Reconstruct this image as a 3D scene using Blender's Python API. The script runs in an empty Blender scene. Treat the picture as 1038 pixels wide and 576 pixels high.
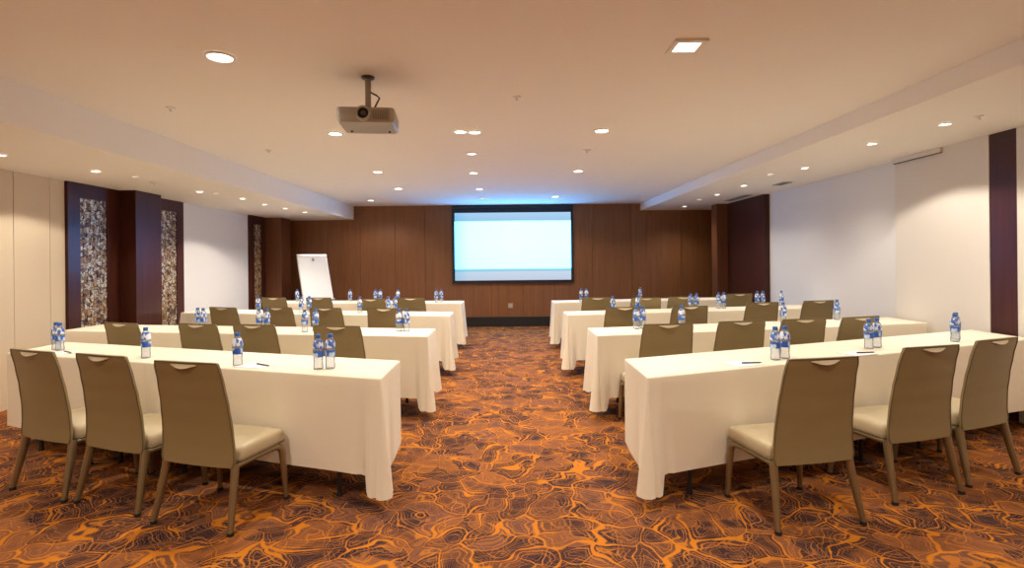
import bpy, bmesh, math, random
from mathutils import Vector, Matrix
random.seed(7)
R = math.radians
PI = math.pi
scene = bpy.context.scene
C = scene.collection

# ------------------------------------------------------------------ camera, world, exposure
FPX = 540.0
EYE = 1.42
cd = bpy.data.cameras.new('camera')
cam = bpy.data.objects.new('camera', cd)
C.objects.link(cam)
cam.location = (0, 0, EYE)
cam.rotation_euler = (PI / 2, 0.0096, 0)
cd.sensor_width = 36
cd.lens = 36 * FPX / 1038
cd.shift_x = 7 / 1038
cd.shift_y = -22 / 1038
cd.clip_start = 0.05
scene.camera = cam

world = bpy.data.worlds.new('world')
scene.world = world
world.use_nodes = True
world.node_tree.nodes['Background'].inputs[0].default_value = (1, .85, .7, 1)
world.node_tree.nodes['Background'].inputs[1].default_value = 0.02

scene.view_settings.view_transform = 'Standard'
scene.view_settings.look = 'None'
scene.view_settings.exposure = 0.80
scene.view_settings.gamma = 1
scene.view_settings.use_curve_mapping = False
cy = scene.cycles
cy.use_denoising = True
cy.max_bounces = 10
cy.diffuse_bounces = 7
cy.glossy_bounces = 3
cy.transmission_bounces = 6
cy.transparent_max_bounces = 16
cy.sample_clamp_indirect = 8
cy.caustics_reflective = False
cy.caustics_refractive = False

WARM = (1.0, 0.90, 0.76)
MAIN_W = 60        # watts per main ceiling downlight
SOFFIT_W = 34      # watts per soffit downlight
SCREEN_E = 0.60     # screen emission

# ------------------------------------------------------------------ materials
def mat(name, col=(.8, .8, .8), rough=.6, metal=0, spec=.5, coat=0, sheen=0):
    m = bpy.data.materials.new(name)
    m.use_nodes = True
    b = m.node_tree.nodes['Principled BSDF']
    b.inputs['Base Color'].default_value = (*col, 1)
    b.inputs['Roughness'].default_value = rough
    b.inputs['Metallic'].default_value = metal
    b.inputs['Specular IOR Level'].default_value = spec
    b.inputs['Coat Weight'].default_value = coat
    b.inputs['Sheen Weight'].default_value = sheen
    return m

class NT:
    def __init__(s, m):
        s.t = m.node_tree
        s.b = s.t.nodes.get('Principled BSDF')
    def n(s, typ, **kw):
        x = s.t.nodes.new(typ)
        for k, v in kw.items():
            if k.startswith('i_'):
                key = k[2:]
                key = int(key) if key.isdigit() else key.replace('_', ' ')
                x.inputs[key].default_value = v
            else:
                setattr(x, k, v)
        return x
    def l(s, a, b):
        s.t.links.new(a, b)
    def math(s, op, a, b=None, clamp=False):
        x = s.n('ShaderNodeMath', operation=op, use_clamp=clamp)
        for i, v in enumerate((a, b)):
            if v is None: continue
            if hasattr(v, 'is_linked'): s.l(v, x.inputs[i])
            else: x.inputs[i].default_value = v
        return x.outputs[0]
    def mix(s, fac, a, b, blend='MIX'):
        x = s.n('ShaderNodeMix', data_type='RGBA', blend_type=blend)
        for i, v in ((0, fac), (6, a), (7, b)):
            if hasattr(v, 'is_linked'): s.l(v, x.inputs[i])
            elif i == 0: x.inputs[0].default_value = v
            else: x.inputs[i].default_value = (*v, 1)
        return x.outputs[2]
    def ramp(s, fac, stops, interp='LINEAR'):
        x = s.n('ShaderNodeValToRGB')
        x.color_ramp.interpolation = interp
        e = x.color_ramp.elements
        while len(e) < len(stops): e.new(.5)
        for k, (p, c) in enumerate(stops):
            e[k].position = p
            e[k].color = (*c, 1) if len(c) == 3 else c
        s.l(fac, x.inputs[0])
        return x.outputs[0]
    def coord(s, scale=(1, 1, 1), loc=(0, 0, 0), rot=(0, 0, 0), kind='Object'):
        tc = s.n('ShaderNodeTexCoord')
        mp = s.n('ShaderNodeMapping')
        mp.inputs['Scale'].default_value = scale
        mp.inputs['Location'].default_value = loc
        mp.inputs['Rotation'].default_value = rot
        s.l(tc.outputs[kind], mp.inputs[0])
        return mp.outputs[0]
    def noise(s, vec, scale, detail=3, rough=.5, dist=0):
        x = s.n('ShaderNodeTexNoise')
        x.inputs['Scale'].default_value = scale
        x.inputs['Detail'].default_value = detail
        x.inputs['Roughness'].default_value = rough
        x.inputs['Distortion'].default_value = dist
        s.l(vec, x.inputs['Vector'])
        return x

def wood(name, a, b, rough=.35, coat=.15, spec=.5):
    m = mat(name, a, rough, coat=coat, spec=spec)
    t = NT(m)
    v = t.coord((9, 9, .45))
    n = t.noise(v, 2.2, 6, .6, .6)
    v2 = t.coord((70, 70, 1.2))
    n2 = t.noise(v2, 2, 3, .6)
    f = t.math('ADD', t.math('MULTIPLY', n.outputs[0], .7), t.math('MULTIPLY', n2.outputs[0], .3))
    t.l(t.ramp(f, [(.3, a), (.7, b)]), t.b.inputs['Base Color'])
    return m

def plaster(name, col, rough=.85, bump=.02):
    m = mat(name, col, rough, spec=.2)
    t = NT(m)
    n = t.noise(t.coord(), 60, 4)
    bp = t.n('ShaderNodeBump')
    bp.inputs['Strength'].default_value = bump
    bp.inputs['Distance'].default_value = .01
    t.l(n.outputs[0], bp.inputs['Height'])
    t.l(bp.outputs[0], t.b.inputs['Normal'])
    return m

M = {}
M['ceiling'] = plaster('ceiling_paint', (.89, .865, .82))
M['soffit'] = plaster('soffit_paint', (.87, .85, .81))
M['wallcov'] = plaster('pale_wall_covering', (.70, .66, .60), .8, .05)
M['beige'] = plaster('beige_fabric_panel', (.67, .56, .41), .8, .05)
M['white_wall'] = plaster('white_wall_covering', (.74, .73, .72), .8, .05)
M['wood_back'] = wood('walnut_veneer', (.165, .062, .020), (.27, .108, .036), .4, .1)
M['wood_dark'] = wood('dark_mahogany_veneer', (.040, .011, .007), (.078, .021, .012), .32, .06, .25)
M['wood_mid'] = wood('brown_mahogany_veneer', (.12, .044, .018), (.19, .068, .028), .35, .2)
M['black'] = mat('black_lacquer', (.012, .011, .011), .45)
M['screen_black'] = mat('black_screen_border', (.008, .010, .016), .5)
M['groove'] = mat('dark_joint', (.03, .014, .008), .8)
M['beige_groove'] = mat('beige_joint', (.22, .16, .1), .9)
M['white_metal'] = mat('white_trim_ring', (.82, .8, .76), .4)
M['grey_plastic'] = mat('grey_plastic', (.42, .42, .38), .4)
M['dark_plastic'] = mat('dark_plastic', (.03, .028, .025), .35)
M['pole_grey'] = mat('grey_pole', (.30, .27, .22), .35, .6)
M['lens'] = mat('lens_glass', (.008, .006, .006), .05, coat=1)
M['paper'] = mat('white_paper', (.80, .80, .80), .8)
M['alu'] = mat('aluminium', (.55, .55, .56), .35, .8)
M['leg_bronze'] = mat('bronze_metal_leg', (.30, .23, .125), .34, .75)
M['leg_black'] = mat('black_steel_leg', (.015, .013, .012), .45)
M['table_board'] = mat('table_board', (.30, .2, .12), .6)
M['cap'] = mat('blue_bottle_cap', (.03, .13, .45), .35)
M['pen'] = mat('dark_pen', (.02, .02, .05), .3)
M['outlet'] = mat('beige_socket_plate', (.45, .30, .20), .5)

def vinyl(name, a, rough):
    m = mat(name, a, rough, spec=.4)
    t = NT(m)
    n = t.noise(t.coord(), 220, 2)
    bp = t.n('ShaderNodeBump')
    bp.inputs['Strength'].default_value = .06
    bp.inputs['Distance'].default_value = .002
    t.l(n.outputs[0], bp.inputs['Height'])
    t.l(bp.outputs[0], t.b.inputs['Normal'])
    return m
M['vinyl'] = vinyl('olive_brown_vinyl', (.245, .183, .082), .42)
M['lit_vinyl'] = vinyl('lit_olive_brown_vinyl', (.50, .42, .27), .45)  # chair vinyl made paler, painting in the light on upward faces
M['piping'] = mat('dark_olive_piping', (.13, .097, .048), .45)

def cloth_mat():
    m = mat('cream_tablecloth', (.80, .725, .585), .85, spec=.2, sheen=.1)
    t = NT(m)
    n = t.noise(t.coord((1, 1, .35)), 5, 3)
    bp = t.n('ShaderNodeBump')
    bp.inputs['Strength'].default_value = .12
    bp.inputs['Distance'].default_value = .03
    t.l(n.outputs[0], bp.inputs['Height'])
    t.l(bp.outputs[0], t.b.inputs['Normal'])
    return m
M['cloth'] = cloth_mat()

def carpet_mat():
    m = mat('swirl_carpet', (.2, .1, .05), .95, spec=.1)
    t = NT(m)
    base = t.coord((1, 1, 1))
    w1 = t.noise(base, 2.7, 2, .45)
    sub = t.n('ShaderNodeVectorMath', operation='SUBTRACT')
    sub.inputs[1].default_value = (.5, .5, .5)
    t.l(w1.outputs['Color'], sub.inputs[0])
    def warp(k, off):
        sc = t.n('ShaderNodeVectorMath', operation='SCALE')
        sc.inputs['Scale'].default_value = k
        t.l(sub.outputs[0], sc.inputs[0])
        ad = t.n('ShaderNodeVectorMath', operation='ADD')
        t.l(base, ad.inputs[0]); t.l(sc.outputs[0], ad.inputs[1])
        a2 = t.n('ShaderNodeVectorMath', operation='ADD')
        a2.inputs[1].default_value = off
        t.l(ad.outputs[0], a2.inputs[0])
        return a2.outputs[0]
    def vor(vec, scale, feat):
        v = t.n('ShaderNodeTexVoronoi', feature=feat)
        v.voronoi_dimensions = '2D'
        v.inputs['Scale'].default_value = scale
        t.l(vec, v.inputs['Vector'])
        return v
    wa = warp(.55, (0, 0, 0))
    wb = warp(-.62, (3.3, 1.7, 0))
    wc = warp(.42, (7.1, 5.2, 0))
    e1 = vor(wa, 4.6, 'DISTANCE_TO_EDGE').outputs['Distance']
    e2 = vor(wb, 5.4, 'DISTANCE_TO_EDGE').outputs['Distance']
    e3 = vor(wc, 8.5, 'DISTANCE_TO_EDGE').outputs['Distance']
    c1 = vor(wa, 4.6, 'F1').outputs['Color']
    c2 = vor(wb, 5.4, 'F1').outputs['Color']
    sp = t.n('ShaderNodeSeparateColor'); t.l(c1, sp.inputs[0])
    sp2 = t.n('ShaderNodeSeparateColor'); t.l(c2, sp2.inputs[0])
    wn = t.noise(base, 5.5, 2)
    width = t.math('MULTIPLY', t.math('SUBTRACT', wn.outputs[0], .42, True), .20)
    def line(e, w, soft):
        d = t.math('SUBTRACT', e, w)
        return t.math('SUBTRACT', 1, t.math('DIVIDE', d, soft, True), True)
    def ring(e, at, hw, soft):
        return line(t.math('ABSOLUTE', t.math('SUBTRACT', e, at)), hw, soft)
    l1 = line(e1, width, .028)
    l2 = line(e2, t.math('MULTIPLY', width, .45), .018)
    l3 = line(e3, .004, .022)
    r1 = ring(e1, .145, t.math('MULTIPLY', width, .45), .014)
    r2 = ring(e1, .245, .006, .014)
    r3 = ring(e2, .16, .006, .016)
    # cell colours
    brown = t.ramp(sp.outputs[0], [(0, (.055, .024, .020)), (.2, (.145, .052, .024)), (.5, (.225, .080, .030)), (.75, (.165, .066, .042)), (.9, (.28, .098, .030))], 'CONSTANT')
    dn = t.noise(base, 3.3, 2)
    dark = t.math('MULTIPLY', t.math('GREATER_THAN', sp2.outputs[1], .44), t.math('MULTIPLY', t.math('SUBTRACT', dn.outputs[0], .42, True), 12, True))
    col = t.mix(dark, brown, (.028, .015, .020))
    # fine hatching
    rotv = t.n('ShaderNodeVectorRotate', rotation_type='Z_AXIS')
    t.l(wa, rotv.inputs['Vector'])
    t.l(t.math('MULTIPLY', sp.outputs[2], 3.1), rotv.inputs['Angle'])
    wv = t.n('ShaderNodeTexWave', wave_type='BANDS', bands_direction='Y')
    wv.inputs['Scale'].default_value = 26
    wv.inputs['Distortion'].default_value = 3
    t.l(rotv.outputs[0], wv.inputs['Vector'])
    hat = t.math('MULTIPLY', t.math('GREATER_THAN', wv.outputs['Fac'], .70), .45)
    col = t.mix(hat, col, (.26, .11, .055))
    for msk, k, cc in ((l3, .5, (.36, .145, .045)), (r3, .5, (.38, .15, .05)), (r2, .65, (.42, .155, .04)), (l2, .85, (.50, .18, .030)), (r1, .8, (.52, .175, .024)), (l1, 1.0, (.58, .195, .018))):
        col = t.mix(t.math('MULTIPLY', msk, k), col, cc)
    # tuft variation
    tn = t.noise(base, 260, 2)
    tv = t.ramp(tn.outputs[0], [(.3, (.70, .70, .70)), (.7, (1.12, 1.12, 1.12))])
    col = t.mix(1.0, col, tv, 'MULTIPLY')
    t.l(col, t.b.inputs['Base Color'])
    bp = t.n('ShaderNodeBump')
    bp.inputs['Strength'].default_value = .4
    bp.inputs['Distance'].default_value = .004
    t.l(tn.outputs[0], bp.inputs['Height'])
    t.l(bp.outputs[0], t.b.inputs['Normal'])
    return m
M['carpet'] = carpet_mat()

def mosaic_mat():
    m = mat('shell_mosaic', (.5, .4, .3), .42)
    t = NT(m)
    base = t.coord((1, 1, 1))
    wn = t.noise(base, 9, 2)
    sub = t.n('ShaderNodeVectorMath', operation='SCALE'); sub.inputs['Scale'].default_value = .12
    t.l(wn.outputs['Color'], sub.inputs[0])
    ad = t.n('ShaderNodeVectorMath', operation='ADD')
    t.l(base, ad.inputs[0]); t.l(sub.outputs[0], ad.inputs[1])
    v = t.n('ShaderNodeTexVoronoi', feature='F1'); v.inputs['Scale'].default_value = 21
    t.l(ad.outputs[0], v.inputs['Vector'])
    e = t.n('ShaderNodeTexVoronoi', feature='DISTANCE_TO_EDGE'); e.inputs['Scale'].default_value = 21
    t.l(ad.outputs[0], e.inputs['Vector'])
    sp = t.n('ShaderNodeSeparateColor'); t.l(v.outputs['Color'], sp.inputs[0])
    col = t.ramp(sp.outputs[0], [(0, (.14, .06, .03)), (.18, (.48, .30, .14)), (.45, (.68, .57, .40)), (.62, (.30, .16, .07)), (.8, (.60, .52, .42))], 'CONSTANT')
    edge = t.math('LESS_THAN', e.outputs['Distance'], .06)
    col = t.mix(edge, col, (.028, .014, .010))
    t.l(col, t.b.inputs['Base Color'])
    t.l(t.math('MULTIPLY', sp.outputs[1], .5), t.b.inputs['Metallic'])
    bp = t.n('ShaderNodeBump'); bp.inputs['Strength'].default_value = .6; bp.inputs['Distance'].default_value = .01
    t.l(sp.outputs[2], bp.inputs['Height']); t.l(bp.outputs[0], t.b.inputs['Normal'])
    return m
M['mosaic'] = mosaic_mat()

def screen_mat():
    m = bpy.data.materials.new('lit_projection_screen')
    m.use_nodes = True
    t = NT(m)
    nt = m.node_tree
    nt.nodes.clear()
    out = nt.nodes.new('ShaderNodeOutputMaterial')
    em = nt.nodes.new('ShaderNodeEmission')
    tc = t.n('ShaderNodeTexCoord')
    sx = t.n('ShaderNodeSeparateXYZ')
    t.l(tc.outputs['Generated'], sx.inputs[0])
    c = t.ramp(sx.outputs[2], [(0, (.53, .60, .74)), (.125, (.58, .68, .80)), (.14, (.30, .58, .72)), (.165, (.36, .66, .9)), (.18, (.82, 4.2, 10.0)),
                               (.5, (.88, 4.5, 10.5)), (.865, (.86, 4.2, 10.0)), (.88, (.34, .56, .80)), (1, (.42, .64, .88))])
    sidef = t.ramp(sx.outputs[0], [(0, (.60, .90, 1)), (.12, (.93, .99, 1)), (.5, (1, 1, 1)), (1, (.96, .99, 1))])
    c2 = t.mix(1.0, c, sidef, 'MULTIPLY')
    t.l(c2, em.inputs[0])
    em.inputs[1].default_value = SCREEN_E
    t.l(em.outputs[0], out.inputs[0])
    return m
M['screen'] = screen_mat()

def lamp_mat():
    m = bpy.data.materials.new('lit_lamp_face')
    m.use_nodes = True
    b = m.node_tree.nodes['Principled BSDF']
    b.inputs['Base Color'].default_value = (.9, .9, .9, 1)
    b.inputs['Emission Color'].default_value = (1, .93, .82, 1)
    b.inputs['Emission Strength'].default_value = 4
    return m
M['lamp'] = lamp_mat()
def lamp_dim():
    m = M['lamp'].copy()
    m.name = 'dim_lamp_face'
    m.node_tree.nodes['Principled BSDF'].inputs['Emission Strength'].default_value = .9
    return m
M['lamp_dim'] = lamp_dim()

def clear_plastic():
    m = bpy.data.materials.new('clear_bottle_plastic')
    m.use_nodes = True
    nt = m.node_tree
    nt.nodes.clear()
    out = nt.nodes.new('ShaderNodeOutputMaterial')
    tr = nt.nodes.new('ShaderNodeBsdfTransparent')
    tr.inputs[0].default_value = (.86, .90, .95, 1)
    gl = nt.nodes.new('ShaderNodeBsdfGlossy')
    gl.inputs['Roughness'].default_value = .08
    df = nt.nodes.new('ShaderNodeBsdfDiffuse')
    df.inputs[0].default_value = (.85, .9, .95, 1)
    fr = nt.nodes.new('ShaderNodeLayerWeight')
    fr.inputs[0].default_value = .22
    mx = nt.nodes.new('ShaderNodeMixShader')
    mx2 = nt.nodes.new('ShaderNodeMixShader')
    mx2.inputs[0].default_value = .22
    nt.links.new(fr.outputs['Fresnel'], mx.inputs[0])
    nt.links.new(tr.outputs[0], mx.inputs[1])
    nt.links.new(gl.outputs[0], mx.inputs[2])
    nt.links.new(mx.outputs[0], mx2.inputs[1])
    nt.links.new(df.outputs[0], mx2.inputs[2])
    nt.links.new(mx2.outputs[0], out.inputs[0])
    return m
M['clear'] = clear_plastic()

def label_mat(name, dots):
    m = mat(name, (.05, .2, .6), .4)
    t = NT(m)
    v = t.coord((1, 1, .8))
    n = t.noise(v, 34 if dots else 26, 1)
    lo, hi = ((.50, .54) if dots else (.53, .60))
    c = t.ramp(n.outputs[0], [(lo, (.030, .12, .52)) if not dots else (lo, (.74, .80, .88)), (hi, (.50, .68, .92)) if not dots else (hi, (.05, .14, .52))])
    t.l(c, t.b.inputs['Base Color'])
    return m
M['label'] = label_mat('blue_bottle_label', False)
M['shoulder'] = label_mat('blue_dotted_sleeve', True)

# ------------------------------------------------------------------ mesh helpers
class MB:
    def __init__(s):
        s.v = []; s.f = []; s.m = []
    def box(s, x0, x1, y0, y1, z0, z1, mi=0):
        k = len(s.v)
        s.v += [(x0, y0, z0), (x1, y0, z0), (x1, y1, z0), (x0, y1, z0), (x0, y0, z1), (x1, y0, z1), (x1, y1, z1), (x0, y1, z1)]
        for f in ((0, 3, 2, 1), (4, 5, 6, 7), (0, 1, 5, 4), (1, 2, 6, 5), (2, 3, 7, 6), (3, 0, 4, 7)):
            s.f.append([k + i for i in f]); s.m.append(mi)
        return s
    def prism(s, poly, z0, z1, mi=0):
        k = len(s.v); n = len(poly)
        s.v += [(p[0], p[1], z0) for p in poly] + [(p[0], p[1], z1) for p in poly]
        s.f.append([k + i for i in reversed(range(n))]); s.m.append(mi)
        s.f.append([k + n + i for i in range(n)]); s.m.append(mi)
        for i in range(n):
            j = (i + 1) % n
            s.f.append([k + i, k + j, k + n + j, k + n + i]); s.m.append(mi)
        return s
    def tube(s, pts, rad, n=10, sq=1.0, cap=True, mi=0):
        pts = [Vector(p) for p in pts]
        if not hasattr(rad, '__len__'): rad = [rad] * len(pts)
        k = len(s.v)
        ref = None
        for i, p in enumerate(pts):
            t = (pts[min(i + 1, len(pts) - 1)] - pts[max(i - 1, 0)]).normalized()
            if ref is None:
                ref = Vector((1, 0, 0)) if abs(t.x) < .8 else Vector((0, 0, 1))
            a = (ref - t * ref.dot(t)).normalized()
            b = t.cross(a)
            ref = a
            for j in range(n):
                th = 2 * PI * j / n
                s.v.append(tuple(p + a * math.cos(th) * rad[i] * sq + b * math.sin(th) * rad[i]))
        for i in range(len(pts) - 1):
            for j in range(n):
                j2 = (j + 1) % n
                s.f.append([k + i * n + j, k + i * n + j2, k + (i + 1) * n + j2, k + (i + 1) * n + j]); s.m.append(mi)
        if cap:
            s.f.append([k + j for j in reversed(range(n))]); s.m.append(mi)
            e = k + (len(pts) - 1) * n
            s.f.append([e + j for j in range(n)]); s.m.append(mi)
        return s
    def lathe(s, prof, n=20, c=(0, 0, 0), mi=0, close=True):
        k = len(s.v)
        for r, z in prof:
            for j in range(n):
                th = 2 * PI * j / n
                s.v.append((c[0] + r * math.cos(th), c[1] + r * math.sin(th), c[2] + z))
        for i in range(len(prof) - 1):
            for j in range(n):
                j2 = (j + 1) % n
                s.f.append([k + i * n + j, k + i * n + j2, k + (i + 1) * n + j2, k + (i + 1) * n + j]); s.m.append(mi)
        if close:
            s.f.append([k + j for j in reversed(range(n))]); s.m.append(mi)
            e = k + (len(prof) - 1) * n
            s.f.append([e + j for j in range(n)]); s.m.append(mi)
        return s
    def build(s, name, mats, parent=None, smooth=0, bevel=0, loc=None, rot=None):
        me = bpy.data.meshes.new(name)
        me.from_pydata([tuple(v) for v in s.v], [], s.f)
        if not isinstance(mats, (list, tuple)): mats = [mats]
        for mm in mats: me.materials.append(mm)
        for p, i in zip(me.polygons, s.m): p.material_index = i
        bm = bmesh.new(); bm.from_mesh(me)
        bmesh.ops.recalc_face_normals(bm, faces=bm.faces)
        bm.to_mesh(me); bm.free()
        if smooth:
            for p in me.polygons: p.use_smooth = True
            me.set_sharp_from_angle(angle=R(smooth))
        me.update()
        o = bpy.data.objects.new(name, me)
        C.objects.link(o)
        if parent: o.parent = parent
        if bevel:
            bv = o.modifiers.new('bevel', 'BEVEL'); bv.width = bevel; bv.segments = 3
            bv.limit_method = 'ANGLE'
            for p in me.polygons: p.use_smooth = True
            me.set_sharp_from_angle(angle=R(50))
        if loc: o.location = loc
        if rot: o.rotation_euler = rot
        return o

def tag(o, label, cat, group=None, kind=None):
    o['label'] = label; o['category'] = cat
    if group: o['group'] = group
    if kind: o['kind'] = kind
    return o
def thing(name, label, cat, loc=(0, 0, 0), rz=0, group=None):
    o = bpy.data.objects.new(name, None)
    o.empty_display_size = .1
    C.objects.link(o)
    o.location = loc; o.rotation_euler = (0, 0, rz)
    return tag(o, label, cat, group)
def struct(name, mb, m, label, cat, smooth=0, bevel=0):
    o = mb.build(name, m, None, smooth, bevel)
    o['kind'] = 'structure'; o['label'] = label; o['category'] = cat
    return o
KIDS = {}
def kids(o):
    return [c for c in bpy.data.objects if c.parent == o]
def copy_tree(o, parent=None):
    c = o.copy(); C.objects.link(c)
    if parent: c.parent = parent
    if o.name not in KIDS: KIDS[o.name] = kids(o)
    for ch in KIDS[o.name]: copy_tree(ch, c)
    return c

# ------------------------------------------------------------------ room
YB = 11.79; YN = -2.4
XL = -4.97; XR = 4.42; ZC = 2.69; ZL = 2.39; ZR = 2.54
XSL = -3.34; XSR = 3.0
struct('floor', MB().box(-5.3, 5.5, YN - .1, YB + .1, -.12, 0), M['carpet'], 'orange and brown swirl patterned carpet', 'floor')
struct('ceiling', MB().box(-5.3, 5.5, YN - .1, YB + .1, ZC, ZC + .12), M['ceiling'], 'flat cream ceiling', 'ceiling')
struct('trim_1', MB().box(-5.0, XSL, YN, YB, ZL, ZC - .001), M['soffit'], 'dropped ceiling soffit along the left wall', 'soffit')
struct('trim_2', MB().box(XSR, 5.4, YN, YB, ZR, ZC - .001), M['soffit'], 'dropped ceiling soffit along the right wall', 'soffit')

# back wall: walnut boards with dark joints
w = MB().box(-5.2, 5.5, YB + .02, YB + .1, 0, ZC)
for f in range(len(w.f)): w.m[f] = 1
xs = [-5.2, -4.62, -3.92, -3.20, -2.43, -1.77, -1.0, -.30, .40, 1.10, 1.93, 2.80, 3.14, 3.9, 4.6, 5.5]
for a, b in zip(xs, xs[1:]):
    w.box(a + .003, b - .003, YB, YB + .022, 0, ZC)
struct('wall_back', w, [M['wood_back'], M['groove']], 'walnut veneer panelled back wall', 'wall')
struct('baseboard_back', MB().box(XL, 5.2, YB - .02, YB, 0, .215), M['black'], 'black baseboard along the walnut back wall', 'baseboard', bevel=.003)

# left wall
w = MB().box(XL - .13, XL - .02, YN, YB, 0, ZC)
for f in range(len(w.f)): w.m[f] = 1
ys = [YN, -.4, 1.5, 3.45, 5.39, 5.82, 6.02]
for a, b in zip(ys, ys[1:]):
    w.box(XL - .021, XL, a + .003, b - .003, 0, ZL + .02)
struct('wall_left', w, [M['beige'], M['beige_groove']], 'beige fabric panelled wall at left', 'wall')
struct('wall_left_far', MB().box(XL - .02, XL, 8.2, 10.3, 0, ZL + .02), M['white_wall'], 'pale wall between the two dark columns at left', 'wall')
def left_column(n, y0, y1, xin):
    mb = MB().box(XL - .019, xin, y0, y1, 0, ZL + .001)
    return struct('trim_%d' % n, mb, M['wood_dark'] if n == 3 else M['wood_mid'], ['dark mahogany column on the left wall, nearer one', 'brown mahogany column on the left wall near the back corner'][n - 3], 'column', bevel=.004)
left_column(3, 6.83, 7.34, -4.73)
left_column(4, 11.0, 11.5, -4.62)

# right wall
w = MB().box(XR + .09, XR + .16, 6.03, 10.7, 0, ZR + .02)
struct('wall_right', w, M['white_wall'], 'white wall at right beyond the pillar', 'wall')
w = MB().box(XR, XR + .14, 4.86, 6.03, 0, ZR + .02).box(XR, XR + .14, YN, 4.595, 0, ZR + .02)
struct('wall_right_near', w, M['wallcov'], 'cream wall section at right, nearer the camera', 'wall')
struct('trim_5', MB().box(XR + .005, XR + .14, 4.597, 4.858, 0, ZR + .02), M['wood_dark'], 'dark wood strip between the cream walls at right', 'trim')
struct('trim_6', MB().box(XR - .005, XR + .15, 9.07, 10.55, 0, ZR + .001), M['wood_dark'], 'dark mahogany wall panel on the far right wall', 'panel', bevel=.003)
struct('trim_7', MB().box(4.2, 4.62, 10.55, 10.82, 0, ZR + .001), M['wood_mid'], 'brown wood column at the far right corner', 'column', bevel=.004)
struct('wall_alcove', MB().box(5.30, 5.42, 10.6, YB + .02, 0, ZR + .02).box(4.56, 5.42, 10.7, 10.78, 0, ZR + .02), M['wood_dark'], 'dark alcove behind the far right column', 'wall')
struct('wall_behind', MB().box(-5.2, 5.4, YN - .1, YN, 0, ZC), M['beige'], 'beige wall behind the camera', 'wall')

# carved mosaic panels on the left wall
def deco(y0, y1, m0, m1, label, parts=('frame', 'mosaic_strip')):
    t = thing('decorative_panel', label, 'wall panel', (XL, (y0 + y1) / 2, 0), 0, 'mosaic panels on the left wall')
    yc = (y0 + y1) / 2
    z0, z1 = .50, 2.22
    f = MB()
    f.box(-.018, .03, y0 - yc, m0 - yc, 0, ZL); f.box(-.018, .03, m1 - yc, y1 - yc, 0, ZL)
    f.box(-.018, .03, m0 - yc, m1 - yc, 0, z0); f.box(-.018, .03, m0 - yc, m1 - yc, z1, ZL)
    f.build('frame', M['wood_dark'], t)
    mm = MB()
    mm.box(-.015, .012, m0 - yc, m1 - yc, z0, z1)
    # raised tesserae rows
    rr = random.Random(int(y0 * 100))
    n = 34; cols = max(3, int((m1 - m0) / .05))
    dz = (z1 - z0) / n; dy = (m1 - m0) / cols
    for i in range(n):
        for j in range(cols):
            h = .016 + .010 * rr.random()
            a = m0 - yc + j * dy; b = z0 + i * dz
            mm.box(.011, h, a + .006 * rr.random(), a + dy - .006 * rr.random(), b + .004 + .004 * rr.random(), b + dz - .006 * rr.random())
    mm.build('mosaic_strip', M['mosaic'], t)
    return t
deco(6.025, 6.825, 6.20, 6.62, 'dark wood panel with a tall gold and brown mosaic strip, nearest on the left wall')
deco(7.345, 8.195, 7.66, 8.02, 'dark wood panel with a mosaic strip just beyond the near column')
deco(10.305, 10.995, 10.5, 10.8, 'dark wood panel with a mosaic strip beside the far left column')

# ------------------------------------------------------------------ projection screen, outlet
t = thing('projection_screen', 'large lit projection screen with black border on the walnut back wall', 'screen', (.17, YB, 0))
sx0, sx1, sz0, sz1 = -1.335, 1.335, .965, 2.672
b = MB()
b.box(sx0, sx0 + .06, -.06, -.002, sz0, sz1); b.box(sx1 - .05, sx1, -.06, -.002, sz0, sz1)
b.box(sx0 + .06, sx1 - .05, -.06, -.002, sz0, sz0 + .06); b.box(sx0 + .06, sx1 - .05, -.06, -.002, sz1 - .155, sz1)
b.box(sx0, sx1, -.09, -.06, sz1 - .06, sz1)
b.build('border', M['screen_black'], t)
MB().box(sx0 + .06, sx1 - .05, -.045, -.004, sz0 + .06, sz1 - .155).build('screen_surface', M['screen'], t)
t = thing('wall_socket', 'small beige socket plate low on the back wall below the screen', 'socket', (.11, YB, .46))
MB().box(-.055, .055, -.012, -.001, -.055, .055).build('plate', M['outlet'], t, bevel=.003)
MB().box(-.035, .035, -.016, -.011, -.03, .03).build('socket_face', M['grey_plastic'], t, bevel=.002)

# ------------------------------------------------------------------ ceiling fixtures
def spot(parent, watts, angle, blend, z=-.02, col=WARM, rad=.05):
    l = bpy.data.lights.new('lamp_light', 'SPOT')
    l.energy = watts; l.color = col; l.spot_size = R(angle); l.spot_blend = blend; l.shadow_soft_size = rad
    o = bpy.data.objects.new('lamp_light', l); C.objects.link(o); o.parent = parent; o.location = (0, 0, z)
    return o
ring_me = {}
def round_light(x, y, z, r, label, watts, angle, blend, group, dim=False):
    t = thing('ceiling_downlight', label, 'ceiling light', (x, y, z), 0, group)
    key = (round(r, 3), dim)
    if key not in ring_me:
        a = MB().lathe([(r * .80, -.001), (r * .80, -.012), (r * .97, -.012), (r, -.008), (r, -.001)], 28, close=False).build('trim_ring', M['white_metal'], t, 40)
        b = MB().lathe([(.001, -.004), (r * .82, -.004), (r * .82, -.001)], 28, close=False).build('lamp_face', M['lamp_dim'] if dim else M['lamp'], t)
        ring_me[key] = (a, b)
    else:
        for q in ring_me[key]:
            c = q.copy(); C.objects.link(c); c.parent = t
    if watts: spot(t, watts, angle, blend)
    return t
ROWN = ['nearest', 'second', 'third', 'fourth', 'fifth', 'sixth']
colL = [(-1.721, 3.238), (-1.635, 5.17), (-1.745, 7.355), (-1.792, 9.02)]
colR = [None, (.948, 5.154), (1.031, 7.43), (.986, 10.31)]
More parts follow.
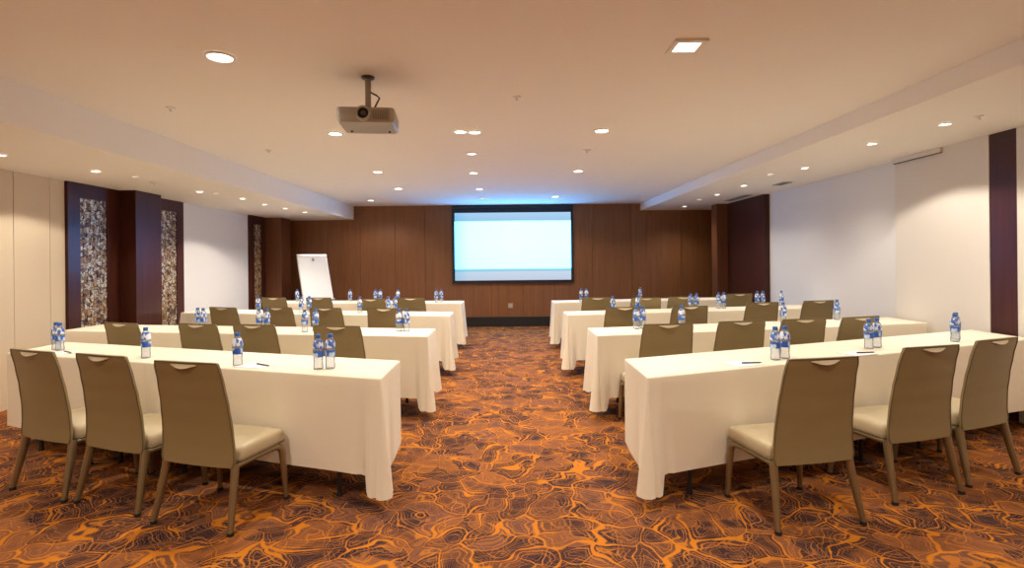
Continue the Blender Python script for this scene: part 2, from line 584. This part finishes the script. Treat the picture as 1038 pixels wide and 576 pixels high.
for i, (x, y) in enumerate(colL):
    round_light(x, y, ZC, .075 if i else .09, 'round downlight in the flat ceiling, left column, %s from the camera' % ROWN[i], MAIN_W, 150, .5, 'main ceiling downlights')
for i, p in enumerate(colR):
    if p: round_light(p[0], p[1], ZC, .08, 'round downlight in the flat ceiling, right column, %s from the camera' % ROWN[i], MAIN_W, 150, .5, 'main ceiling downlights')
mid = [(-.42, 5.14, 1), (-.28, 5.16, 1), (-.377, 6.188, 0), (-.433, 7.511, 1), (-.43, 9.175, 1), (-.432, 10.435, 0)]
names = ['left one of the adjoining pair of lights in the middle of the ceiling', 'right one of the adjoining pair of lights in the middle of the ceiling',
         'dim round ceiling light just beyond the adjoining pair', 'bright round downlight third in the middle ceiling line', 'bright round downlight fourth in the middle ceiling line', 'faint round light closest to the screen in the middle ceiling line']
for (x, y, on), nm in zip(mid, names):
    round_light(x, y, ZC, .068, nm, MAIN_W * (.6 if on else .15), 150, .5, 'main ceiling downlights', not on)
round_light(-2.674, 10.665, ZC, .07, 'round downlight in the far left corner of the flat ceiling', MAIN_W * .6, 150, .5, 'main ceiling downlights')
# square recessed light
t = thing('square_ceiling_light', 'square recessed light in the ceiling near the camera, right of centre', 'ceiling light', (1.083, 3.143, ZC))
q = MB(); s0, s1 = .098, .066
q.box(-s0, s0, -s0, -s1, -.014, -.001); q.box(-s0, s0, s1, s0, -.014, -.001); q.box(-s0, -s1, -s1, s1, -.014, -.001); q.box(s1, s0, -s1, s1, -.014, -.001)
q.build('frame', M['white_metal'], t, bevel=.002)
MB().box(-s1, s1, -s1, s1, -.006, -.001).build('lamp_face', M['lamp'], t)
spot(t, MAIN_W, 150, .5)
for i, (x, y) in enumerate([(-4.33, 4.578), (-4.14, 5.40), (-4.0, 6.986), (-3.811, 7.754), (-3.849, 8.54), (-3.777, 9.167), (-3.71, 9.893)]):
    round_light(x, y, ZL, .048, ('small downlight in the left soffit, %s from the camera' % (ROWN + ['seventh'])[i]), SOFFIT_W * (1.4 if i == 4 else 1), 132, .2 if i in (1, 4) else .8, 'left soffit downlights')
for i, (x, y) in enumerate([(-3.984, 5.75), (-3.88, 7.15)]):
    round_light(x, y, ZL, .036, ['tiny dim light in the left soffit above the near dark column', 'tiny dim light in the left soffit just past the near column'][i], 0, 0, 0, 'left soffit downlights', True)
for i, (x, y) in enumerate([(3.665, 4.424), (3.559, 5.15), (3.664, 6.497), (3.593, 7.99), (3.609, 9.035), (3.70, 10.95)]):
    round_light(x, y, ZR, .05, 'small downlight in the right soffit, %s from the camera' % ROWN[i], SOFFIT_W * (1.35 if i == 1 else 1), 132, .2 if i == 1 else .9, 'right soffit downlights')
for i, (x, y) in enumerate([(3.458, 6.919), (3.564, 9.738)]):
    round_light(x, y, ZR, .05, ['dim wide light in the right soffit before the white wall', 'dim light in the right soffit near its far end'][i], 0, 0, 0, 'right soffit downlights', True)
# unseen lamps added to light the foreground; grid continues over and behind camera
for (x, y, z, wt, an, bl) in [(-1.7, 1.2, ZC, 1, 150, .5), (1.05, 1.2, ZC, 1, 150, .5), (-1.7, -.9, ZC, 1, 150, .5), (1.05, -.9, ZC, 1, 150, .5), (-.4, 3.1, ZC, .0, 150, .5),
                              (-4.2, 3.2, ZL, .55, 132, .3), (3.65, 3.0, ZR, .55, 132, .3), (-4.2, 1.2, ZL, .55, 132, .3), (3.65, 1.2, ZR, .55, 132, .3)]:
    if wt:
        o = spot(None, MAIN_W * wt, an, bl)
        o.location = (x, y, z - .02)
# detectors, sprinklers, vents
def detector(x, y, z, r, label):
    t = thing('sprinkler', label, 'ceiling fitting', (x, y, z), 0, 'small ceiling fittings')
    MB().lathe([(.002, -.012), (r * .9, -.010), (r, -.001)], 18, close=False).build('cover', M['white_metal'], t, 60)
    MB().lathe([(.008, -.012), (.008, -.03), (.014, -.03), (.014, -.033)], 10).build('nozzle', M['white_metal'], t)
for x, y, z, r, lb in [(-2.675, 4.279, ZC, .035, 'small white sprinkler on the ceiling near the left soffit'), (-2.61, 5.897, ZC, .035, 'small white sprinkler on the ceiling left of the projector, farther back'),
                       (.103, 4.085, ZC, .03, 'small sprinkler in the middle of the ceiling right of the projector'), (.943, 6.058, ZC, .05, 'flat round cover on the ceiling behind the right downlight'),
                       (-4.07, 6.206, ZL, .06, 'round detector on the left soffit by the near dark column'), (3.75, 4.2, ZR, .03, 'small sprinkler on the right soffit beside the nearest downlight')]:
    detector(x, y, z, r, lb)
def vent(x, y, z, lx, ly, label):
    t = thing('air_vent', label, 'air vent', (x, y, z), 0, 'soffit air vents')
    f = MB(); a, b = lx / 2, ly / 2
    f.box(-a, a, -b, -b + .015, -.01, -.001).box(-a, a, b - .015, b, -.01, -.001).box(-a, -a + .015, -b, b, -.01, -.001).box(a - .015, a, -b, b, -.01, -.001)
    f.build('frame', M['grey_plastic'], t)
    MB().box(-a + .015, a - .015, -b + .015, b - .015, -.004, -.001).build('slot', M['dark_plastic'], t)
vent(4.2, 9.6, ZR, .12, .9, 'long dark slot vent in the right soffit above the dark panel')
vent(4.08, 7.82, ZR, .14, .30, 'short dark vent in the right soffit above the white wall')
# roller blind box at the pillar top
t = thing('blind_box', 'slim cream blind box at the top of the cream pillar on the right', 'blind', (XR, 5.69, 2.50))
MB().box(-.035, -.001, -.33, .33, -.012, .038).build('casing', M['wallcov'], t, bevel=.004)
MB().box(-.030, -.006, -.325, .325, -.018, -.012).build('slot', M['dark_plastic'], t)

# ------------------------------------------------------------------ projector
pz = 2.43
t = thing('ceiling_projector', 'grey projector hanging from the ceiling on a pole', 'projector', (-.92, 3.62, ZC), R(6))
MB().lathe([(.044, -.001), (.042, -.014), (.03, -.02)], 24).build('ceiling_plate', M['dark_plastic'], t, 40)
MB().tube([(0, 0, -.015), (0, 0, -.225)], .020, 16).build('pole', M['pole_grey'], t, 40)
MB().lathe([(.10, -.246), (.10, -.228), (.05, -.218), (.03, -.212)], 20, (0, .02, 0)).build('mount_bracket', M['dark_plastic'], t, 40)
body = MB()
hw, d0, d1, z0, z1 = .188, -.14, .20, -.342, -.245
prof = []
def rrect(a, b, y0, y1, r, n=4):
    pts = []
    for cx, cy_, s in ((b - r, y0 + r, -90), (b - r, y1 - r, 0), (a + r, y1 - r, 90), (a + r, y0 + r, 180)):
        for i in range(n + 1):
            th = R(s + 90 * i / n)
            pts.append((cx + r * math.cos(th), cy_ + r * math.sin(th)))
    return pts
k = 0
rings = [(z0, .93), (z0 + .008, .97), (z0 + .05, 1.0), (z1 - .012, 1.0), (z1, .97)]
base = rrect(-hw, hw, d0, d1, .03)
for z, s in rings:
    body.v += [(x * s, y * s, z) for x, y in base]
n = len(base)
for i in range(len(rings) - 1):
    for j in range(n):
        body.f.append([i * n + j, i * n + (j + 1) % n, (i + 1) * n + (j + 1) % n, (i + 1) * n + j]); body.m.append(0)
body.f.append(list(reversed(range(n)))); body.m.append(0)
body.f.append([(len(rings) - 1) * n + j for j in range(n)]); body.m.append(0)
bo = body.build('body', mat('silver_grey_casing', (.40, .39, .34), .4), t, 40)
fr = MB()
for i in range(7): fr.box(.05 + .015 * i, .058 + .015 * i, -.1435, -.139, -.325, -.262)
fr.build('vent_grille', M['pole_grey'], bo)
ring = MB().lathe([(.044, 0), (.050, .0), (.048, .03), (.036, .03), (.036, .004)], 28, close=False)
lo = ring.build('lens_barrel', M['grey_plastic'], t, 40, loc=(-.012, -.138, -.290), rot=(R(90), 0, 0))
MB().lathe([(.001, .020), (.02, .016), (.037, .006)], 24, close=False).build('lens', M['lens'], lo, 60)
MB().tube([(.012, 0, -.10), (.03, -.005, -.115), (.055, 0, -.125), (.075, .01, -.14), (.055, .02, -.175), (.03, .03, -.222)], .006, 8).build('cable', M['dark_plastic'], t, 60)
for sx in (-1, 1):
    MB().lathe([(.009, -.350), (.009, -.341)], 12, (sx * .13, .12, 0)).build('foot', M['dark_plastic'], t)

# ------------------------------------------------------------------ flip chart
t = thing('flip_chart', 'white flip chart on an easel at the left of the back wall', 'flip chart', (-3.78, 10.75, 0), R(42))
lean = R(-20)
piv = (0, -.02, .70)
board = MB().box(-.315, .315, -.012, .012, 0, .98).build('board', M['alu'], t, bevel=.004, loc=piv, rot=(lean, 0, 0))
MB().box(-.30, .30, -.022, -.0125, .0, .94).build('paper_pad', M['paper'], board, bevel=.001)
MB().box(-.305, .305, -.034, -.012, .925, .96).build('clamp_bar', M['alu'], board, bevel=.003)
MB().box(-.32, .32, -.06, -.012, -.02, -.004).build('pen_tray', M['alu'], board)
for sx in (-1, 1):
    MB().tube([(sx * .30, -.04, .72), (sx * .36, -.16, .0)], .013, 10).build('leg', M['alu'], t, 40)
MB().tube([(0, .24, 1.55), (0, .52, 0)], .013, 10).build('leg', M['alu'], t, 40)
MB().tube([(0, .20, 1.50), (0, .25, 1.52)], .012, 10).build('hinge', M['dark_plastic'], t, 40)

# ------------------------------------------------------------------ chair
def lerp_prof(pr, z):
    if z <= pr[0][0]: return pr[0][1]
    for (a, b), (c, d) in zip(pr, pr[1:]):
        if z <= c:
            f = (z - a) / (c - a); f = f * f * (3 - 2 * f) * .5 + f * .5
            return b + (d - b) * f
    return pr[-1][1]
BP = [(.335, .042), (.42, .047), (.53, .042), (.66, .025), (.78, .002), (.905, -.028)]
def bw(z):
    return .245 + (.212 - .245) * (z - .335) / (.905 - .335)
def make_chair():
    t = thing('banquet_chair', 'chair', 'chair')
    # backrest shell
    b = MB(); nx, nz = 12, 18; th = .030
    def pt(i, j, side):
        z = .335 + (.905 - .335) * j / nz
        u = -1 + 2 * i / nx
        w_ = bw(z)
        if j == 0: w_ -= .012
        if j == nz: w_ -= .006
        y = lerp_prof(BP, z) + .012 * (1 - u * u) * (-1 if side == 0 else -.6)
        if side == 1: y += th * (1 - .5 * abs(u) ** 6)
        return (u * w_, y, z)
    idx = {}
    for side in (0, 1):
        for j in range(nz + 1):
            for i in range(nx + 1):
                idx[side, i, j] = len(b.v); b.v.append(pt(i, j, side))
    for side in (0, 1):
        for j in range(nz):
            for i in range(nx):
                b.f.append([idx[side, i, j], idx[side, i + 1, j], idx[side, i + 1, j + 1], idx[side, i, j + 1]]); b.m.append(0)
    for j in range(nz):
        for i in (0, nx):
            b.f.append([idx[0, i, j], idx[0, i, j + 1], idx[1, i, j + 1], idx[1, i, j]]); b.m.append(0)
    for i in range(nx):
        for j in (0, nz):
            b.f.append([idx[0, i, j], idx[1, i, j], idx[1, i + 1, j], idx[0, i + 1, j]]); b.m.append(0)
    back = b.build('backrest', M['vinyl'], t, 50)
    # piping round the rear edge
    pts = [pt(0, j, 0) for j in range(nz + 1)] + [pt(i, nz, 0) for i in range(1, nx + 1)] + [pt(nx, j, 0) for j in range(nz - 1, -1, -1)]
    MB().tube(pts, .0042, 6).build('piping', M['piping'], back, 60)
    # crescent finger grip below the top edge, light on it painted as paler vinyl
    g = MB(); ng = 12
    up, lo_ = [], []
    for i in range(ng + 1):
        u = -1 + 2 * i / ng
        x = u * .085
        yb = lerp_prof(BP, .898) - .012 * (1 - (x / .2) ** 2)
        up.append((x, yb - .003, .896))
        dep = .006 + .016 * (1 - u * u) ** 1.5
        z = .896 - dep
        lo_.append((x, lerp_prof(BP, z) - .012 - .002 - .019 * (1 - u * u), z))
    g.v = up + lo_ + [(p[0], p[1] + .014, p[2] - .002) for p in lo_]
    m_ = ng + 1
    for i in range(ng):
        g.f.append([i, i + 1, m_ + i + 1, m_ + i]); g.m.append(0)
        g.f.append([m_ + i, m_ + i + 1, 2 * m_ + i + 1, 2 * m_ + i]); g.m.append(0)
    g.build('finger_grip', M['lit_vinyl'], back, 40)
    # seat cushion
    s = MB(); rings = [(.348, .96, 0), (.354, .985, 0), (.372, 1, 0), (.403, 1, 0), (.418, .985, 0), (.427, .95, 0), (.432, .85, 0), (.434, .6, 0)]
    base_ = rrect(-.240, .240, .08, .475, .045, 5); cx, cy_ = 0, .28
    for z, sc, _ in rings:
        s.v += [(cx + (x - cx) * sc, cy_ + (y - cy_) * sc, z - (.008 if y > .45 else 0)) for x, y in base_]
    n = len(base_)
    for i in range(len(rings) - 1):
        for j in range(n):
            s.f.append([i * n + j, i * n + (j + 1) % n, (i + 1) * n + (j + 1) % n, (i + 1) * n + j]); s.m.append(0)
    s.f.append(list(reversed(range(n)))); s.m.append(0)
    s.f.append([(len(rings) - 1) * n + j for j in range(n)]); s.m.append(0)
    seat = s.build('seat', M['lit_vinyl'], t, 45)
    MB().tube([(x, y, .3535) for x, y in rrect(-.238, .238, .08, .473, .045, 5)] + [rrect(-.238, .238, .08, .473, .045, 5)[0] + (.3535,)], .006, 6).build('piping', M['piping'], seat, 60)
    # frame and legs
    f = MB()
    for sx in (-1, 1):
        f.tube([(sx * .230, .06, .334), (sx * .230, .22, .336), (sx * .230, .40, .336)], [.015] * 3, 10, .8)
    f.tube([(-.23, .10, .332), (.23, .10, .332)], .010, 8); f.tube([(-.23, .39, .332), (.23, .39, .332)], .010, 8)
    f.build('seat_frame', M['leg_bronze'], t, 50)
    for sx in (-1, 1):
        l = MB().tube([(sx * .231, .066, .350), (sx * .234, .060, .30), (sx * .246, .03, .15), (sx * .258, 0, .012)], [.024, .024, .021, .0165], 12, .85).build('leg', M['leg_bronze'], t, 50)
        MB().lathe([(.0175, 0), (.0185, .004), (.0175, .018)], 12, (sx * .258, 0, 0)).build('foot_glide', M['leg_black'], l)
        l = MB().tube([(sx * .230, .33, .336), (sx * .231, .385, .335), (sx * .233, .420, .320), (sx * .235, .434, .288), (sx * .241, .444, .15), (sx * .247, .452, .012)], [.015, .018, .021, .022, .019, .0155], 12, .85).build('leg', M['leg_bronze'], t, 50)
        MB().lathe([(.0165, 0), (.0175, .004), (.0165, .018)], 12, (sx * .247, .452, 0)).build('foot_glide', M['leg_black'], l)
    return t

# ------------------------------------------------------------------ table rows
# near edge of each row: inner x, inner y, slope of the row, outer x, depth
ROWS = {
    'L1': (-.735, 3.10, -.336, -3.89, .565), 'R1': (.818, 3.065, .375, 4.33, .58),
    'L2': (-.720, 4.875, -.178, -4.64, .555), 'R2': (.830, 4.81, .205, 4.37, .555),
    'L3': (-.710, 6.72, -.215, -4.60, .545), 'R3': (.780, 6.67, .195, 4.37, .50),
    'L4': (-.730, 8.81, -.15, -4.20, .56), 'R4': (.803, 8.72, .13, 4.10, .52)}
ROWWORD = {'1': 'front', '2': 'second', '3': 'third', '4': 'fourth'}
SIDE = {'L': 'left', 'R': 'right'}
TOPZ = .750
def near_y(k, x):
    x0, y0, s, x1, d = ROWS[k]
    return y0 + s * (x - x0)
def cloth_mesh(poly, flare, seed):
    rr = random.Random(seed)
    n = len(poly)
    P = [Vector((p[0], p[1])) for p in poly]
    samples = []    # point, dir, off, hem
    ph = [rr.random() * 6.28 for _ in range(8)]
    for e in range(n):
        a, b = P[e], P[(e + 1) % n]
        L = (b - a).length
        d = (b - a) / L
        nr = Vector((d.y, -d.x))
        fa, fb = flare[e], flare[(e + 1) % n]
        m = max(10, int(L / .025))
        end = e in (1, 3)
        seam = end and not fa and not fb
        for i in range(m + 1):
            s_ = L * i / m
            wave = .5 + .5 * math.sin(s_ * 5.1 + ph[e]) * math.sin(s_ * 2.3 + ph[e + 4])
            off = .006 + .012 * wave
            hem = .185
            for k_, t_ in ((fa, s_), (fb, L - s_)):
                if not k_:
                    off *= min(1, .15 + t_ / .25)
                    continue
                near = max(0, 1 - t_ / .5)
                off += k_ * .022 * near * near
                if end:
                    off += k_ * (.032 * math.exp(-(t_ / .10) ** 2) - .018 * math.exp(-((t_ - .20) / .05) ** 2))
                    hem -= k_ * .095 / (1 + math.exp((t_ - .19) / .03))
                else:
                    off -= k_ * .034 * math.exp(-((t_ - .105) / .022) ** 2)
                    off += k_ * .034 * math.exp(-((t_ - .03) / .035) ** 2)
                    hem -= k_ * .105 / (1 + math.exp((t_ - .085) / .007))
            off = max(off, .001)
            if seam: off = -.0055
            samples.append((a + d * s_, nr, off, hem))
        if fb:
            c2 = P[(e + 2) % n]
            d2 = (c2 - b).normalized()
            nr2 = Vector((d2.y, -d2.x))
            o0 = samples[-1][2]; h0 = samples[-1][3]
            for q in range(1, 6):
                f = q / 6
                nn = (nr * (1 - f) + nr2 * f).normalized()
                samples.append((b.copy(), nn, o0 + .030 * fb * math.sin(PI * f), h0 - .006 * math.sin(PI * f)))
    mb = MB()
    N = len(samples)
    lev = [0, .012, .10, .25, .42, .6, .78, .92, 1]
    # top ring and centre
    ring0 = []
    for p, nr, off, hem in samples:
        mb.v.append((p.x, p.y, TOPZ))
    for p, nr, off, hem in samples:
        k_ = .0003 if off < 0 else .005; mb.v.append((p.x + nr.x * k_, p.y + nr.y * k_, TOPZ - .003))
    for l in lev[1:]:
        for p, nr, off, hem in samples:
            z = TOPZ - .003 - l * (TOPZ - .003 - hem)
            o_ = .0004 if off < 0 else .006 + off * l ** 1.15
            mb.v.append((p.x + nr.x * o_, p.y + nr.y * o_, z))
    rows = 2 + len(lev) - 1
    for r in range(rows - 1):
        for i in range(N):
            j = (i + 1) % N
            mb.f.append([r * N + i, r * N + j, (r + 1) * N + j, (r + 1) * N + i]); mb.m.append(0)
    mb.f.append(list(range(N))); mb.m.append(0)
    return mb
def make_table(key, which, xa, xb, fl):
    """xa is the inner x, xb the outer x of this table"""
    side, row = key
    x0, y0, s, x1, d = ROWS[key]
    L, Rr = (xa, xb) if xa < xb else (xb, xa)
    poly = [(L, near_y(key, L)), (Rr, near_y(key, Rr)), (Rr, near_y(key, Rr) + d), (L, near_y(key, L) + d)]
    cx = (L + Rr) / 2; cyy = near_y(key, cx) + d / 2
    pl = [(x - cx, y - cyy) for x, y in poly]
    nm = {'inner': 'aisle', 'outer': 'wall'}[which]
    rw = '%s %s row' % (ROWWORD[row], SIDE[side])
    t = thing('folding_table', 'black-legged folding table under the cream cloth, %s-side table of the %s' % (nm, rw), 'table', (cx, cyy, 0), 0, 'folding tables')
    ins = .012
    ip = [(x * (1 - 2 * ins / (Rr - L)), y * .965) for x, y in pl]
    MB().prism(ip, .712, .744).build('tabletop', M['table_board'], t)
    for i, (x, y) in enumerate(ip):
        px = x - math.copysign(.28, x); py = y + (.05 if i < 2 else -.05) - s * math.copysign(.28, x)
        lg = MB().tube([(px, py, .712), (px, py, .35), (px, py, .012)], .015, 10).build('leg', M['leg_black'], t, 40)
        MB().lathe([(.018, 0), (.019, .004), (.018, .02)], 12, (px, py, 0)).build('foot_cap', M['leg_black'], lg)
    for sx in (0, 1):
        a = ip[0] if sx == 0 else ip[1]; b_ = ip[3] if sx == 0 else ip[2]
        sg = math.copysign(.28, a[0])
        MB().tube([(a[0] - sg, a[1] + .05 - s * sg, .12), (b_[0] - sg, b_[1] - .05 - s * sg, .12)], .011, 8).build('crossbar', M['leg_black'], t, 40)
    c = cloth_mesh(pl, fl, hash_seed(key, which)).build('tablecloth', M['cloth'], None, 60, loc=(cx, cyy, 0))
    tag(c, 'cream tablecloth draped over the %s-side table of the %s' % (nm, rw), 'tablecloth', 'cream tablecloths')
    return t
def hash_seed(key, which):
    return sum(ord(ch) * (i + 3) for i, ch in enumerate(key + which))
SEAM = {'L1': -2.50, 'R1': 2.78, 'L2': -2.42, 'R2': 2.70, 'L3': -2.48, 'R3': 2.71}
for key in ROWS:
    x0, y0, s, x1, d = ROWS[key]
    xm = SEAM.get(key, (x0 + x1) / 2)
    g = -.0032
    # polygon order: near-left, near-right, far-right, far-left
    ff = 0 if key[1] == '1' else .6
    if key[0] == 'R':
        make_table(key, 'inner', x0, xm - g - .004, (1, 0, 0, ff))
        make_table(key, 'outer', xm + g + .004, x1, (0, 1 if key == 'R1' else 0, 0, 0))
    else:
        make_table(key, 'inner', xm + g + .004, x0, (0, 1, ff, 0))
        make_table(key, 'outer', x1, xm - g - .004, (0 if key == 'L1' else 1, 0, 0, 0))

# ------------------------------------------------------------------ chairs in place
CH = {'L1': [(-1.70, 2.86, 16), (-2.34, 3.17, 20), (-2.91, 3.47, 21)],
      'R1': [(1.65, 2.80, 11), (2.485, 3.14, 15), (3.10, 3.51, 21)],
      'L2': [(-1.40, 4.45, 12), (-2.16, 4.66, 16), (-2.70, 4.75, 18), (-3.47, 4.98, 20)],
      'R2': [(1.324, 4.37, 8), (1.991, 4.54, 9), (2.583, 4.72, 10), (3.15, 4.86, 17)],
      'L3': [(-1.385, 6.13, 13), (-2.111, 6.28, 16), (-2.734, 6.42, 18), (-3.431, 6.50, 20)],
      'R3': [(1.326, 5.98, 8), (2.075, 6.02, 9), (3.10, 6.45, 10), (3.90, 6.66, 10)],
      'L4': [(-1.399, 7.90, 8), (-1.96, 7.80, 9), (-2.863, 8.2, 12), (-3.60, 8.30, 12)],
      'R4': [(1.308, 7.62, 5), (1.966, 7.48, 6), (2.53, 7.62, 6), (3.566, 8.15, 7)]}
ORD = ['first', 'second', 'third', 'fourth']
chair0 = make_chair()
first = True
for key, lst in CH.items():
    for i, (x, y, a) in enumerate(lst):
        o = chair0 if first else copy_tree(chair0)
        first = False
        sgn = -1 if key[0] == 'L' else 1
        y = min(y, near_y(key, x) - .53)
        o.location = (x, y, 0)
        o.rotation_euler = (0, 0, R(a) * sgn)
        word = ORD[i] + ' chair from the aisle' if i < len(lst) - 1 else 'chair farthest from the aisle'
        tag(o, 'olive-brown vinyl banquet chair, %s at the %s %s table row' % (word, ROWWORD[key[1]], SIDE[key[0]]), 'chair', 'banquet chairs at the tables')

# ------------------------------------------------------------------ water bottles
def make_bottle():
    t = thing('water_bottle', 'bottle', 'bottle')
    prof = [(.022, 0), (.029, .003), (.031, .010), (.030, .03), (.0285, .05), (.030, .07), (.0315, .09), (.0325, .12), (.0325, .145), (.030, .165), (.023, .185), (.0145, .196), (.013, .204)]
    MB().lathe(prof, 20).build('bottle_body', M['clear'], t, 50)
    MB().lathe([(.0155, .199), (.016, .200), (.016, .219), (.0145, .222)], 18).build('cap', M['cap'], t, 50)
    MB().lathe([(.0309, .080), (.0318, .09), (.0328, .120)], 20, close=False).build('label', M['label'], t, 50)
    MB().lathe([(.0328, .135), (.0328, .145), (.0303, .165), (.0233, .185)], 20, close=False).build('sleeve', M['shoulder'], t, 50)
    return t
BT = {'L1': [(-3.62, 4.29), (-3.55, 4.24), (-2.615, 3.869), (-1.778, 3.516), (-1.195, 3.39), (-1.125, 3.41)],
      'R1': [(1.80, 3.56), (1.885, 3.60), (2.705, 3.97), (2.80, 4.02), (3.60, 4.27), (3.70, 4.38)],
      'L2': [(-3.237, 5.60), (-3.155, 5.56), (-2.51, 5.43), (-2.43, 5.42), (-1.98, 5.25), (-1.91, 5.35), (-1.05, 5.24), (-.975, 5.24)],
      'R2': [(1.29, 5.26), (1.362, 5.29), (1.752, 5.30), (2.919, 5.60), (3.66, 5.9)],
      'L3': [(-3.489, 7.52), (-2.83, 7.376), (-2.75, 7.47), (-1.984, 7.25), (-1.58, 7.18), (-1.50, 7.22)],
      'R3': [(1.383, 6.85), (1.723, 6.918), (2.50, 7.19), (2.59, 7.22), (2.96, 7.40), (3.04, 7.42), (3.60, 7.62), (3.69, 7.64), (3.98, 7.68)],
      'L4': [(-3.72, 9.52), (-2.704, 9.279), (-2.25, 9.22), (-2.165, 9.21), (-1.855, 9.2), (-1.17, 9.02), (-1.09, 9.05)],
      'R4': [(1.26, 8.85), (1.36, 8.93), (2.303, 9.1)]}
bot0 = make_bottle()
first = True
for key, lst in BT.items():
    for i, (x, y) in enumerate(sorted(lst, key=lambda p: abs(p[0]))):
        o = bot0 if first else copy_tree(bot0)
        first = False
        ny = near_y(key, x)
        y = max(ny + .08, min(y, ny + ROWS[key][4] - .06))
        o.location = (x, y, TOPZ + .0005)
        o.rotation_euler = (0, 0, random.random() * 6)
        ordw = ['nearest the aisle', 'second from the aisle', 'third from the aisle', 'fourth from the aisle', 'fifth from the aisle', 'sixth from the aisle', 'seventh from the aisle', 'eighth from the aisle', 'ninth from the aisle']
        word = ordw[i] if i < len(lst) - 1 or len(lst) == 1 else 'farthest from the aisle'
        tag(o, 'blue-capped clear water bottle %s on the %s %s table row' % (word, ROWWORD[key[1]], SIDE[key[0]]), 'bottle', 'water bottles on the tables')

# ------------------------------------------------------------------ notepads and pens
for x, y, rz, key, lb in [(1.52, 3.425, 20, 'R1', 'front right table row near the aisle'), (2.48, 3.76, 20, 'R1', 'front right table row behind the first chair'),
                          (-1.66, 3.52, -18, 'L1', 'front left table row nearest the aisle'), (-3.44, 4.12, -18, 'L1', 'front left table row near its wall end')]:
    n = MB().box(-.105, .105, -.075, .075, 0, .005).build('notepad', M['paper'], None, bevel=.001, loc=(x, y, TOPZ + .0005), rot=(0, 0, R(rz)))
    tag(n, 'small white notepad on the %s' % lb, 'notepad', 'notepads on the front tables')
    p = thing('pen', 'dark pen lying on the notepad on the %s' % lb, 'pen', (x + .055, y - .005, TOPZ + .0105), R(rz - 14), 'pens on the front tables')
    MB().tube([(-.065, 0, 0), (.055, 0, 0), (.072, 0, 0)], [.0045, .0045, .0012], 10).build('barrel', M['pen'], p, 40)
    MB().box(-.062, -.025, -.0015, .0015, .0040, .0062).build('clip', M['alu'], p)
